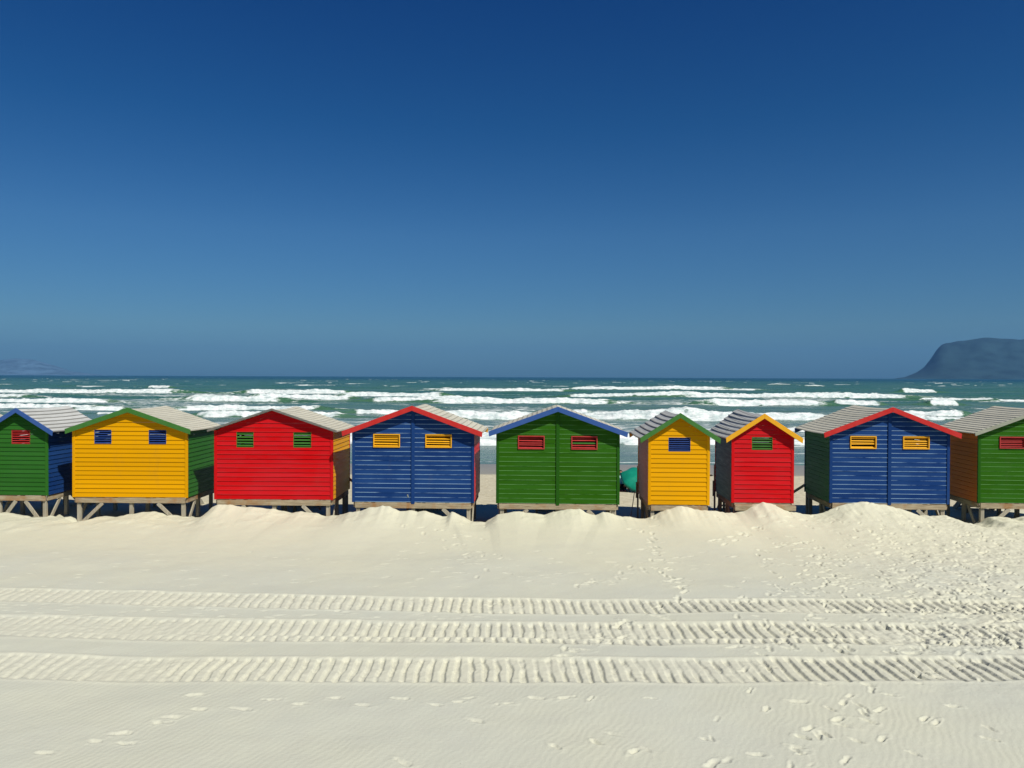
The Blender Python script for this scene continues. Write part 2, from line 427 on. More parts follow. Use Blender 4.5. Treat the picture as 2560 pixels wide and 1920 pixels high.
    if k == 3:
        mb = MB(); mb.box(-.155, -.125, -.018, -.004, .17, .20); mb.box(-.14, -.118, -.02, -.004, .13, .165, .004); mb.build('paint_chip', M['pale_trim'], root)
    # --- floor, beams
    mb = MB(); mb.box(-w2 + .02, w2 - .02, .03, D - .03, -.02, .012); mb.build('floor', M['beam'], root)
    mb = MB(); mb.box(-w2 + .06, w2 - .06, -.022, .03, -.165, -.024, .004); mb.build('floor_beam', M['beam'], root, .005)
    mb = MB(); mb.box(-w2 + .06, w2 - .06, D - .03, D + .02, -.165, -.024, .004); mb.build('floor_beam', M['beam'], root, .005)
    for s in (-1, 1):
        mb = MB(); xx = s * (w2 - .035); mb.box(xx - .025, xx + .025, .035, D - .035, -.16, -.026, .003); mb.build('floor_beam', M['beam'], root, .005)
    # --- legs and braces
    xs = (-w2 + .13, 0, w2 - .13) if big else (-w2 + .11, w2 - .11)
    for x in xs:
        for y in (.07, D/2, D - .07):
            mb = MB(); mb.box(x - .05, x + .05, y - .045, y + .045, -1.5, -.17, .006); mb.build('leg', M['leg'], root, .006)
    bl = {1: (0.62, .60), 0: (.5, .5), 8: (.4, .5)}.get(k, (.55, .6))
    for s in (-1, 1):
        x = s * (w2 - .14)
        if big or k == 0:
            mb = MB(); mb.beam((x - s*.68 if big else x - s*.5, -.005, -.17), (x - s*.02, .0, -.80), .035, .10, (0,1,0)[::-1] if 0 else (1,0,1)); mb.build('brace', M['leg'], root, .004)
        mb = MB(); mb.beam((s*(w2 - .045), .62, -.16), (s*(w2 - .045), .1, -.80), .035, .10, (0,1,1)); mb.build('brace', M['leg'], root, .004)
    if k == 6:
        mb = MB(); mb.box(-w2 + .04, w2 + .03, -.20, -.03, -.19, -.05, .006); mb.build('ledge', M['beam'], root, .006)
    # --- small landing and steps on the seaward side
    mb = MB(); dw = .45 if not big else .6
    for i in range(5): mb.box(-dw, dw, D + .03 + i*.115, D + .13 + i*.115, -.04, -.012)
    mb.box(-dw, -dw + .04, D + .03, D + .6, -.14, -.042); mb.box(dw - .04, dw, D + .03, D + .6, -.14, -.042)
    mb.build('landing', M['leg'], root)
    mb = MB()
    for i in range(4): mb.box(-dw + .05, dw - .05, D + .64 + i*.2, D + .86 + i*.2, -.18 - i*.16, -.15 - i*.16)
    for s in (-1, 1): mb.beam((s*(dw - .02), D + .6, -.12), (s*(dw - .02), D + 1.5, -.86), .035, .16)
    mb.build('steps', M['leg'], root)
    for s in (-1, 1):
        mb = MB(); mb.box(s*(dw - .02) - .03, s*(dw - .02) + .03, D + .55, D + .61, -1.4, -.142); mb.build('leg', M['leg'], root)
    if k in (2, 7, 5, 6):
        s = 1 if k == 2 else -1
        mb = MB()
        if k in (2, 7):
            mb.beam((s*(w2 - .05), D + .1, .30 if k == 2 else .2), (s*(w2 + .55), D + .16, -.12 if k == 2 else -.22), .04, .07)
            mb.box(s*(w2 - .08) - .03, s*(w2 - .08) + .03, D + .05, D + .11, -1.4, .32)
        else:
            mb.box(s*w2 - .035, s*w2 + .01, D + .04, D + .1, -1.3, .78)
            mb.box(s*w2 - .07, s*w2 + .01, D + .04, D + .1, -.16, .30)
        mb.build('handrail', M['leg'], root)
    return root
CORN = {'blue_l': paint('blue_corner', BLUE, BLUEF, 0, pitch=9), 'green_l': paint('green_corner', (.014,.075,.005), GREENF, 0, pitch=9),
        'red': paint('red_corner', RED, REDF, 0, pitch=9), 'yellow': paint('yellow_corner', YEL, YELF, 0, pitch=9), 'green': paint('light_green_corner', (.025,.12,.014), GREENF, 0, pitch=9)}
for k in HP: hut(k)

# ------------------------------------------------------------------ sand (one sheet, from behind the camera to below the sea)
def hor(px): return 937.0 + px * 10.4 / 2560            # horizon row, used only to convert photo measurements into metres
crest_px = [(-900,1290),(-400,1286),(0,1285),(40,1288),(70,1297),(105,1294),(140,1302),(165,1296),(185,1308),(198,1313),(215,1310),(240,1301),(255,1294),(290,1295),(340,1284),(375,1281),(400,1284),
 (412,1291),(430,1290),(450,1293),(490,1296),(510,1290),(530,1271),(545,1263),(600,1265),(640,1270),(680,1275),(727,1286),(740,1281),(755,1280),(790,1285),(815,1292),(845,1292),(875,1283),(900,1281),(925,1271),
 (945,1268),(958,1266),(975,1268),(1000,1279),(1025,1277),(1045,1283),(1065,1280),(1085,1284),(1108,1292),(1120,1290),(1130,1280),(1138,1282),(1160,1295),(1178,1305),(1195,1308),(1215,1309),(1225,1300),
 (1245,1286),(1300,1278),(1360,1287),(1385,1278),(1410,1274),(1450,1271),(1470,1282),(1490,1288),(1510,1280),(1545,1291),(1580,1295),(1615,1296),(1640,1290),(1670,1272),(1695,1267),(1710,1268),(1740,1275),
 (1790,1279),(1815,1285),(1835,1284),(1860,1278),(1880,1266),(1910,1260),(1930,1262),(1950,1270),(1990,1283),(2030,1292),(2060,1287),(2080,1278),(2110,1265),(2155,1260),(2220,1267),(2260,1275),(2310,1292),
 (2350,1295),(2370,1293),(2400,1302),(2430,1318),(2440,1324),(2460,1312),(2480,1294),(2505,1293),(2540,1300),(2580,1290),(2700,1285),(3100,1290),(3600,1288)]
fxs, fys = [], []
for k in sorted(HP):
    cx, cy, th, w = HP[k][:4]
    for s in (-1, 1): fxs.append(cx + s*w/2*math.cos(th)); fys.append(cy - s*w/2*math.sin(th))
fxs = np.array(fxs); fys = np.array(fys)
cxs, czs = [], []
for px, py in crest_px:
    u = (px - 1280) / FPX; Y = 20.5
    for _ in range(4): Y = np.interp(u*Y, fxs, fys) - .16
    cxs.append(u*Y); czs.append(CZ - (py - hor(px)) * Y / FPX)
cxs = np.array(cxs); czs = np.array(czs)
def ground(X, Y, detail=True):
    Yc = np.interp(X, fxs, fys) - .16
    cz = np.interp(X, cxs, czs)
    if detail: cz = cz + .035 * (fbm(X*3.1, Y*0+3, 5) - .5) + .02*(vn(X*11, Y*0, 9) - .5)
    L = 3.6 + 1.2 * (fbm(X*.35, X*0, 21) - .5)
    s = np.clip((Y - (Yc - L)) / L, 0, 1)
    # crest ridges fan out a little towards the camera
    cz_s = np.interp(X + .25*(Yc - Y)*np.sin(X*.9), cxs, czs)
    k = np.clip((Yc - Y)/1.2, 0, 1)
    c2 = cz*(1-k) + (.35*cz_s + .65*.33)*k
    front = c2 * s**1.7
    t = Y - Yc
    back = cz + (-.12 - cz) * sst(0.02, .85, t)
    z = np.where(Y < Yc, front, back)
    # beach slopes down to the water
    z = z + np.where(Y > 24, np.interp(Y, [24, 30, 39.4, 47.9, 60, 200], [0, -.36, -.98, -1.40, -2.6, -12]), 0)
    z = z + (.10*(fbm(X*.22, Y*.3, 31) - .5) + .035*(fbm(X*.9, Y*1.1, 33) - .5)) * np.clip(1 - (Y-39)/4, 0, 1) * np.where(Y < Yc, 1 - .7*s, 1)
    return z
core = np.linspace(-.80, .80, 1250)
du = core[1]-core[0]; ext = []
u_ = .80; st = du
while u_ < 3.2: st *= 1.09; u_ += st; ext.append(u_)
ext = np.array(ext); U = np.concatenate([-ext[::-1], core, ext])
ys = list(np.linspace(-14, 6.2, 24)); y = 6.5
while y < 24.5: ys.append(y); y += max(.0150, .00165*y)
while y < 60: ys.append(y); y += .0042*y
while y < 200: ys.append(y); y += 8
ys = np.array(ys)
XX = U[None,:] * np.maximum(ys, 6.5)[:,None]; YY = np.repeat(ys[:,None], len(U), 1)
ZZ = ground(XX, YY)
dis = np.zeros_like(ZZ)                                    # disturbed (loose, paler) sand
# tyre tracks
LP = .177
def trackline(pts, X): return np.interp(X, [p[0] for p in pts], [p[1] for p in pts])
TR = [ ([(-14,13.95),(-9,13.72),(0,13.22),(4,13.2),(9,13.42),(16,13.7)], .40, 0),
       ([(-14,12.15),(-8,12.02),(0,11.86),(4,11.80),(8,11.86),(16,12.0)], .50, 1),
       ([(-14,10.6),(-7,10.38),(0,10.28),(4,10.3),(7,10.5),(16,10.9)], .42, 2)]
def smline(pts, X): return sum(trackline(pts, X + d) for d in (-2,-1,0,1,2)) / 5
for pts, hw, kk in TR:
    yc = smline(pts, XX) + .03*(vn(XX*.7, XX*0, 50+kk) - .5)
    v = (YY - yc) / hw
    m = np.abs(v) < 1.35
    Xm = XX[m]; vm = v[m]; Ym = YY[m]
    inside = 1 - sst(.84, 1.06, np.abs(vm) + .22*(vn(Xm*7, Ym*7, 60) - .5))
    ph = Xm / LP + .05*np.sin(Xm*.8 + kk) + (.16, .05, .10)[kk]*vm + .30*(vn(Xm*2.3, Ym*3, 61+kk) - .5)
    split = (vm < (-.45 if kk == 1 else -.02))
    ph = ph + np.where(split, .5 if kk == 1 else .06, 0)
    c = .5 + .5*np.cos(2*math.pi*ph)
    bar = sst(.45, .92, c + .45*(vn(Xm*6, Ym*5, 70+kk) - .5))
    gap = sst(.0, .07, np.abs(vm - (-.45 if kk == 1 else -.03)) ) if kk == 1 else 1
    fill = .30 + .70*sst(.30, .48, fbm(Xm*1.0, Ym*1.6, 80+kk)) 
    depth = .036 * fill * (.40 + .60*sst(-7, -.5, Xm))
    dz = -inside*(.010 + bar*gap*depth) + .008*(.3 + 1.2*vn(Xm*3, Ym*3, 95))*np.exp(-((np.abs(vm)-1.08)/.11)**2) + inside*.009*(vn(Xm*14, Ym*14, 90) - .5)
    ZZ[m] += dz; dis[m] = np.maximum(dis[m], inside*.75 + .5*np.exp(-((np.abs(vm)-1.08)/.1)**2))
# footprints
prints = []
rg = random.Random(11)
def pr(x, y, a=None, s=1., d=.035): prints.append((x, y, rg.uniform(0, math.pi) if a is None else a, s, d))
def P2W(px, py, z=0):
    Y = (CZ - z) * FPX / (py - hor(px)); return (px - 1280) / FPX * Y, Y
for px, py in [(110,1885),(240,1855),(300,1835),(400,1808),(430,1795),(500,1778),(600,1777),(680,1753),(750,1765),(840,1748),(905,1768),(1000,1752),(1085,1768),(1170,1752),(1270,1765),(1345,1752),(1420,1752),(495,1740),(310,1860),(1150,1760),(2000,1760)]:
    x, Y = P2W(px, py); pr(x, Y, rg.uniform(-.25, .25), .8, .024)
for px, py in [(2030,1660),(2060,1720),(2085,1780),(2115,1765),(2180,1808),(2215,1850),(2290,1885),(2350,1810),(2150,1855),(1920,1780),(1880,1735),(2390,1770),(2320,1800),(2480,1850),(2070,1840),(1770,1850),(1590,1885),(1500,1865),(1480,1755)]:
    x, Y = P2W(px, py); pr(x, Y, rg.uniform(.3, 1.2)*rg.choice((-1, 1)), .62, .034)
def trail(p0, p1, n, spread=14, d=.035, s=.85):
    for i in range(n):
        t = (i + rg.uniform(-.3, .3)) / n
        px = p0[0] + (p1[0]-p0[0])*t + rg.gauss(0, spread); py = p0[1] + (p1[1]-p0[1])*t + rg.gauss(0, spread*.4)
        x, Y = P2W(px, max(py, 1308)); pr(x, Y, None, s, d)
trail((1600,1310), (1720,1500), 34); trail((1720,1500), (1400,1650), 26, 18); trail((1980,1320), (2120,1480), 40, 22)
trail((1900,1340), (1780,1370), 14, 12); trail((1650,1420), (1430,1470), 16, 14, .02); trail((2150,1330), (2560,1560), 60, 40)
trail((1060,1310), (1250,1420), 40, 60, .022); trail((2560,1600), (1900,1900), 26, 40, .03, .7); trail((1850,1480),(1950,1680),22,40,.03)
for _ in range(520):                                       # trampled area at right
    px = 2560 - abs(rg.gauss(0, 260)); py = rg.uniform(1325, 1640); x, Y = P2W(px, py); pr(x, Y, None, rg.uniform(.5, 1.), rg.uniform(.02, .05))
for _ in range(330):
    px = rg.uniform(1900, 2560); py = rg.uniform(1312, 1500); x, Y = P2W(px, py); pr(x, Y, None, rg.uniform(.4, .8), rg.uniform(.015, .04))
for _ in range(150):
    px = rg.uniform(0, 1900); py = rg.uniform(1380, 1470); x, Y = P2W(px, py); pr(x, Y, rg.uniform(-.3,.3), rg.uniform(.5, .9), rg.uniform(.006, .016))
for _ in range(120):
    px = rg.uniform(0, 1300); py = rg.uniform(1510, 1550); x, Y = P2W(px, py); pr(x, Y, rg.uniform(-.2,.2), rg.uniform(.5, .9), rg.uniform(.006, .014))
for _ in range(18):
    px = rg.uniform(800, 2560); py = rg.uniform(1720, 1918); x, Y = P2W(px, py); pr(x, Y, None, rg.uniform(.4, .9), rg.uniform(.008, .03))
for _ in range(45):
    x = rg.uniform(-9, 9); Y = rg.uniform(1, 7); pr(x, Y, None, .9, .03)
for _ in range(1300):                                      # the trodden beach behind the huts
    Y = rg.uniform(23.5, 39); x = rg.uniform(-.75, .75)*Y; pr(x, Y, None, rg.uniform(.8, 1.3), rg.uniform(.02, .06))
def sink(x, y, a, s, d):
    L_, W_ = .135*s, .055*s; r = .30*s
    i0 = np.searchsorted(ys, y - r); i1 = np.searchsorted(ys, y + r)
    if i1 <= i0: return
    yy = max(y, 6.5); j0 = np.searchsorted(U, (x - r)/yy - .002); j1 = np.searchsorted(U, (x + r)/yy + .002)
    if j1 <= j0: return
    X = XX[i0:i1, j0:j1] - x; Y = YY[i0:i1, j0:j1] - y
    ca, sa = math.cos(a), math.sin(a); p = X*ca + Y*sa; q = -X*sa + Y*ca
    q = q * (1 + .8*np.exp(-(p/(L_*.5))**2) * .35)
    wob = 1.7*(fbm((X+x)*11, (Y+y)*11, 3, 3) - .5) + .25*(vn(X*3+x*57, Y*3, 4) - .5)
    dd = np.sqrt((p/L_)**2 + (q/W_)**2) + wob
    ZZ[i0:i1, j0:j1] += -.8*d*(1 - sst(.15, 1.2, dd)) + d*.14*np.exp(-((dd - 1.4)/.32)**2)*(1 + 1.2*(vn((X+x)*9, (Y+y)*9, 6) - .5))
    dis[i0:i1, j0:j1] = np.maximum(dis[i0:i1, j0:j1], (1 - sst(.5, 2.1, dd))*.24)
for p in prints: sink(*p)
# lumpy, collapsed sand near the crest and in the trampled part
lump = np.clip((YY - 18.8)/1.2, 0, 1) * np.clip((22.5 - YY)/1., 0, 1)
ZZ += lump * .05 * (np.clip(fbm(XX*2.6, YY*2.6, 44), .45, 1) - .45) * 2
tramp = sst(.36, .62, U[None,:] + 0*YY) * sst(8.5, 12, YY) * (YY < 21)
ZZ += tramp * .03 * (fbm(XX*5, YY*5, 46) - .5) * 2
dis = np.maximum(dis, tramp * sst(.45, .6, fbm(XX*3, YY*3, 47)) * .7)

sm, nt, p = mat('sand', .95, .12)
tc = N(nt, 'ShaderNodeTexCoord'); oc = tc.outputs['Object']
sp = N(nt, 'ShaderNodeSeparateXYZ'); link(nt, oc, sp.inputs[0])
big = noise_n(nt, oc, .35, 4); med = noise_n(nt, oc, 3.2, 5, .6); fine = noise_n(nt, oc, 60, 3, .7)
DRY1, DRY2 = (.50, .475, .395), (.575, .545, .44)
c = mixc(nt, ramp(nt, big, .35, .65), (.515, .524, .438), (.545, .545, .430))
# wind-blown bank against the huts: cream of its sunnier slope put into the colour
bank = ramp(nt, math_n(nt, 'ADD', sp.outputs[1], math_n(nt, 'MULTIPLY', big, 3.)), 15.5, 20.)
c = mixc(nt, math_n(nt, 'MULTIPLY', bank, .8), c, (.60, .58, .43))
at = N(nt, 'ShaderNodeAttribute', attribute_name='loose')
c = mixc(nt, math_n(nt, 'MULTIPLY', at.outputs['Fac'], .6), c, (.63, .61, .47))
c = mixc(nt, math_n(nt, 'MULTIPLY', ramp(nt, med, .45, .75), .2), c, (.46, .44, .38))
c = mixc(nt, math_n(nt, 'MULTIPLY', ramp(nt, fine, .3, .7), .14), c, (.38, .35, .28))
spk = ramp(nt, noise_n(nt, oc, 24, 2, .5), .76, .80)
c = mixc(nt, math_n(nt, 'MULTIPLY', spk, .5), c, (.22, .18, .12))
# darker specked dry sand, then smooth wet sand, towards the sea
bch = ramp(nt, sp.outputs[1], 23., 25.)
c = mixc(nt, math_n(nt, 'MULTIPLY', bch, .75), c, mixc(nt, ramp(nt, noise_n(nt, oc, 4.5, 5, .7), .4, .65), (.58, .52, .37), (.40, .34, .22)))
wetm = ramp(nt, math_n(nt, 'ADD', sp.outputs[1], math_n(nt, 'MULTIPLY', noise_n(nt, oc, .5, 3), 1.2)), 39.6, 40.4)
c = mixc(nt, wetm, c, mixc(nt, ramp(nt, sp.outputs[1], 40, 47), (.30, .28, .225), (.235, .23, .21)))
link(nt, c, p.inputs['Base Color'])
link(nt, math_n(nt, 'SUBTRACT', .95, math_n(nt, 'MULTIPLY', wetm, .5)), p.inputs['Roughness'])
wv = N(nt, 'ShaderNodeTexWave', wave_type='BANDS', bands_direction='X', wave_profile='SIN')
mp = N(nt, 'ShaderNodeMapping'); mp.inputs['Rotation'].default_value = (0, 0, R(28)); link(nt, oc, mp.inputs[0])
link(nt, mp.outputs[0], wv.inputs['Vector']); wv.inputs['Scale'].default_value = 3.6; wv.inputs['Distortion'].default_value = 9
wv.inputs['Detail'].default_value = 2.5; wv.inputs['Detail Scale'].default_value = .55
rip = math_n(nt, 'MULTIPLY', math_n(nt, 'MULTIPLY', wv.outputs[0], .7), ramp(nt, sp.outputs[1], 12.5, 9.5))
rip = math_n(nt, 'MULTIPLY', rip, math_n(nt, 'SUBTRACT', 1., at.outputs['Fac'], clamp=True))
rip = math_n(nt, 'MULTIPLY', rip, math_n(nt, 'ADD', .12, math_n(nt, 'MULTIPLY', ramp(nt, big, .35, .65), .6)))
h = math_n(nt, 'ADD', math_n(nt, 'MULTIPLY', rip, .5), math_n(nt, 'MULTIPLY', noise_n(nt, oc, 22, 4, .65), .8))
bump(nt, p, h, .55, .012)
sand = grid_mesh('sand', XX, YY, ZZ, sm, {'loose': np.clip(dis, 0, 1)})
tag(sand, kind='structure')

# ------------------------------------------------------------------ sea
SL = -1.5
core = np.linspace(-.85, .85, 1150); du = core[1]-core[0]; ext = []; u_ = .85; st = du
while u_ < 3.4: st *= 1.08; u_ += st; ext.append(u_)
ext = np.array(ext); U2 = np.concatenate([-ext[::-1], core, ext])
y2 = []; y = 46.
while y < 420: y2.append(y); y += max(.22, .0028*y)
while y < 1500: y2.append(y); y += .009*y
while y < 16000: y2.append(y); y *= 1.05
y2 = np.array(y2); X2 = U2[None,:]*y2[:,None]; X2 = np.where(np.abs(X2) > 18000, np.sign(X2)*(18000 + 20*np.abs(U2[None,:])), X2); Y2 = np.repeat(y2[:,None], len(U2), 1)
amp = sst(60, 130, Y2)
Z2 = SL + .05*(fbm(X2*.5, Y2*.9, 3) - .5)
wob = 14*(fbm(X2*.012, Y2*.006, 5) - .5)
Z2 += amp*.34*np.sin((Y2 + wob*2)/11.5*2*math.pi*.42) * (fbm(X2*.012, Y2*.03, 6))
Z2 += .55*(fbm(X2*.09, Y2*.22, 8, 4) - .5) * sst(50, 90, Y2) * (1 - sst(1500, 4000, Y2))
Z2 += .7*(fbm(X2*.02, Y2*.08, 9, 3) - .5) * sst(200, 400, Y2) * (1 - sst(1500, 4000, Y2))
foam = np.zeros_like(Z2); face = np.zeros_like(Z2)
# breakers measured from the photo: left end, right end, row of the foot of the foam, foam height in rows
BR = [(-200,250,1017,14),(-300,60,992,8),(-400,262,1007,13),(-200,447,982,11),(180,300,1026,10),(232,300,1037,6),(368,422,970,7),(455,800,1026,14),(500,840,1043,14),(462,700,1004,17),(640,872,1002,13),
 (612,872,984,12),(860,1108,991,14),(935,1140,1005,12),(1090,1522,1007,14),(1090,1402,978,9),(884,1000,1037,12),(1105,1335,1046,21),(1380,1480,1042,12),(1440,1720,1046,20),(1690,2085,1048,20),
 (1430,1812,974,9),(1700,1900,975,5),(1428,1720,992,9),(1700,2280,994,13),(1762,2060,1015,19),(2086,2206,1012,15),(2336,2402,1013,15),(2300,2500,1001,5),(2498,2800,1003,6),(2266,2356,982,11),
 (1924,2004,964,5),(2014,2068,967,5),(2306,2332,966,4),(2340,2362,960,3),(2376,2392,962,3),(1015,1040,958,4),(940,972,965,3),(720,840,964,3),(2262,2420,1043,15),(2250,2600,1050,8),(2440,2470,965,3),(2490,2530,967,3),
 (500,1900,1104,16),(1100,2600,1114,17),(-300,700,1092,14),(700,1250,1112,18),(1900,2700,1080,12),(3000,3400,1010,14),(2700,3100,1040,15),(-900,-300,1000,13),(-1000,-400,1040,15)]
for i, (a, b, py, hp) in enumerate(BR):
    mid = (a + b) / 2; Yb = (CZ - SL) * FPX / (py - hor(mid)); xa = (a-1280)/FPX*Yb; xb = (b-1280)/FPX*Yb
    H = min(2.4, hp * Yb / FPX * .84); wd = max(8., 5.2*H)
    wl = (xb - xa)
    r0 = np.searchsorted(y2, Yb - 10 - .03*Yb); r1 = np.searchsorted(y2, Yb + wd*3.2 + .03*Yb)
    X = X2[r0:r1]; Y = Y2[r0:r1]
    line = Yb + .016*Yb*(fbm(X/ (16+.06*Yb), X*0 + i*3.1, 100+i, 3) - .5)*2 + .35*(vn(X*.8, X*0, 130+i) - .5)
    t = Y - line
    e0 = min(22., wl*.28)*1.0; xa -= e0*.5; xb += e0*.5
    xw = X + 5*(fbm(X*.2, Y*.35, 400+i, 3) - .5)*min(1, wl/20); env = sst(xa, xa + e0, xw)*(1 - sst(xb - e0, xb, xw))
    envh = sst(xa - wl*.18 - 5, xa + e0*.6, X)*(1 - sst(xb - e0*.6, xb + wl*.18 + 5, X))
    hx = H*(.66 + .72*fbm(X/(5+.02*Yb), X*0, 160+i, 3))*(.45 + .55*np.sqrt(env)) + .12*(vn(X*1.7, X*0, 170+i) - .5)
    wf = 1.2*H + .5
    prof = sst(0, wf, t) * np.where(t > wf, np.exp(-np.maximum(t - wf, 0)/(2.2*H + 2)), 1)
    Z2[r0:r1] += hx*envh*prof
    back = wf + (.9 + 2.6*fbm(X*.15, Y*.2, 200+i, 3))*(.5 + H*.5)
    fm = env * sst(-.5, .3, t + .8*(vn(X*1.1, Y*1.3, 210+i) - .5)) * (1 - sst(back*.7, back*1.6, t))
    trail_f = .5*env * sst(0, 1, t) * np.exp(-np.maximum(t - back, 0)/(wd*.8))
    thin = sst(xa - wl*.4, xa, xw)*(1 - sst(xb, xb + wl*.4, xw))*sst(.35, .6, fbm(X*.06, Y*.2, 500+i, 3))
    thin = thin*.8*np.exp(-((t - wf - .6)/(.9 + H*.5))**2)*(1 if wl > 20 else .4)
    foam[r0:r1] = np.maximum(foam[r0:r1], np.maximum(fm, np.maximum(thin, trail_f)))
    face[r0:r1] = np.maximum(face[r0:r1], envh*(1-env)*sst(-1.5, .5, t)*(1 - sst(wf, wf + 3, t)))
Z2 += foam*.22*(fbm(X2*1.3, Y2*1.3, 77, 3) - .5)*sst(.6, 1, foam)*2*sst(60, 80, Y2)
# scattered whitecaps further out
wc = sst(.84, .90, fbm(X2*.035, Y2*.05, 301, 3) + .25*fbm(X2*.2, Y2*.3, 302, 2) - .04) * sst(260, 340, Y2) * (1 - sst(1200, 1800, Y2))
foam = np.maximum(foam, wc*.9)
# thin sheets of foam in the shallows, and the swash edge
surf = sst(52, 60, Y2)*(1 - sst(200, 330, Y2))
foam = np.maximum(foam, surf*.52*sst(.3, .65, fbm(X2*.03, Y2*.06, 310, 4)))
edge = 49.2 + .7*(fbm(X2*.08, X2*0, 320) - .5)
foam = np.maximum(foam, .95*np.exp(-((Y2 - edge)/.16)**2))
foam = np.maximum(foam, .6*np.exp(-((Y2 - 55.3 - 1.5*(fbm(X2*.06, X2*0, 321) - .5))/1.1)**2)*sst(.3,.6,fbm(X2*.2, Y2*.5, 322)))
Z2 = np.where(Y2 < 49.2, np.minimum(Z2, SL - (49.2 - Y2)*.05), Z2)
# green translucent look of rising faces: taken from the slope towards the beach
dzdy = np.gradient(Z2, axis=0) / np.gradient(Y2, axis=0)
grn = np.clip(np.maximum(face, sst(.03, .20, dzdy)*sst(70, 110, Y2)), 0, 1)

wm, nt, p = mat('sea_water', .25, .16)
tc = N(nt, 'ShaderNodeTexCoord'); oc = tc.outputs['Object']
sp = N(nt, 'ShaderNodeSeparateXYZ'); link(nt, oc, sp.inputs[0])
af = N(nt, 'ShaderNodeAttribute', attribute_name='foam'); ag = N(nt, 'ShaderNodeAttribute', attribute_name='green')
far = ramp(nt, sp.outputs[1], 250, 1600); near = ramp(nt, sp.outputs[1], 190, 62)
c = mixc(nt, far, (.028, .118, .070), (.004, .046, .050))
pt = ramp(nt, noise_n(nt, mapping(nt, oc, (.012, .05, 1)), 1.6, 4, .6), .4, .65)
c = mixc(nt, math_n(nt, 'MULTIPLY', pt, math_n(nt, 'SUBTRACT', 1., far)), c, (.085, .165, .125))
c = mixc(nt, math_n(nt, 'MULTIPLY', near, .65), c, (.18, .25, .245))
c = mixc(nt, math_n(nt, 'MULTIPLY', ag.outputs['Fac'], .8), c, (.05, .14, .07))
n1 = noise_n(nt, mapping(nt, oc, (.5, .9, .9)), 1.3, 6, .7)
n2 = noise_n(nt, mapping(nt, oc, (.10, .5, .5)), 1.2, 6, .7, 1.)
lace = math_n(nt, 'ADD', math_n(nt, 'MULTIPLY', n1, .5), math_n(nt, 'MULTIPLY', n2, .5))
ff = math_n(nt, 'ADD', af.outputs['Fac'], math_n(nt, 'MULTIPLY', math_n(nt, 'SUBTRACT', lace, .52), 2.3))
fmask = ramp(nt, ff, .42, .68)
fc = mixc(nt, ramp(nt, n1, .38, .62), (.48, .57, .56), (.84, .86, .84))
c = mixc(nt, fmask, c, fc)
link(nt, c, p.inputs['Base Color'])
link(nt, math_n(nt, 'ADD', .25, math_n(nt, 'MULTIPLY', fmask, .6)), p.inputs['Roughness'])
h = math_n(nt, 'ADD', noise_n(nt, mapping(nt, oc, (.6, 1.1, 1)), 1.2, 5, .65), math_n(nt, 'MULTIPLY', noise_n(nt, mapping(nt, oc, (.08, .2, 1)), 1.2, 4, .6), 3.))
bump(nt, p, h, 1., .35)
sea = grid_mesh('sea', X2, Y2, Z2, wm, {'foam': np.clip(foam, 0, 1), 'green': grn})
tag(sea, kind='structure')

# ------------------------------------------------------------------ far headland at right and faint mountains at left
def hills(name, pts, Y0, depth, col, base=-3., seed=1):
    xs = np.array([(q[0]-1280)/FPX*Y0 for q in pts]); zs = np.array([CZ + (hor(q[0]) - q[1])/FPX*Y0 for q in pts])
    nx, ny = 260, 90
    X = np.repeat(np.linspace(xs[0], xs[-1], nx)[None,:], ny, 0); v = np.linspace(0, 1, ny)[:,None]
    top = np.interp(X, xs, zs)
    gul = fbm(X/260, v*3 + X*0, seed, 4); Y = Y0 - depth*.5 + v*depth + 160*(fbm(X/400, v*2 + X*0, seed+5) - .5)
    pf = np.where(v < .5, sst(0, .5, v)**.8, 1 - .35*sst(.5, 1, v))
    Z = base + (top - base)*pf*(1 - .28*(gul - .3)*(1 - np.abs(pf-.0)**6)) 
    X = X * Y / Y0
    m, nt, p = mat(name + '_rock', .95, .1)
    tc = N(nt, 'ShaderNodeTexCoord'); oc = tc.outputs['Object']
    c = mixc(nt, ramp(nt, noise_n(nt, mapping(nt, oc, (.004, .004, .012)), 1., 6, .65), .4, .62), col, tuple(q*.55 for q in col))
    link(nt, c, p.inputs['Base Color'])
    o = grid_mesh(name, X, Y, Z, m); tag(o, kind='structure'); return o
hills('headland', [(2225,948),(2262,943),(2290,932),(2310,918),(2325,899),(2340,876),(2350,864),(2362,858),(2375,857),(2392,853),(2415,851),(2440,847),(2458,844),(2470,844),(2500,847),(2530,848),(2550,850),(2570,846),(2640,838),(2800,850),(3100,860),(3500,890),(3800,948)], 9000, 2600, (.024, .055, .062), seed=4)
hills('mountains', [(-900,945),(-500,905),(-250,885),(-120,900),(0,901),(40,896),(80,899),(130,912),(180,929),(240,936),(300,940),(380,943)], 13000, 2400, (.11, .20, .29), seed=8)  # distant haze put into the base colour as pale blue

# ------------------------------------------------------------------ beach things seen in the gap beside the narrow yellow hut
def gz(x, y): return float(ground(np.array([x]), np.array([y]))[0])
def cloth(name, col, rough=.6, tr=0):
    m, nt, p = mat(name, rough, .3)
    oc, rc, rnd = coords(nt)
    n = noise_n(nt, rc, 6, 3)
    link(nt, mixc(nt, ramp(nt, n, .3, .7), col, tuple(q*.8 for q in col)), p.inputs['Base Color'])
    if tr: p.inputs['Transmission Weight'].default_value = 0
    return m
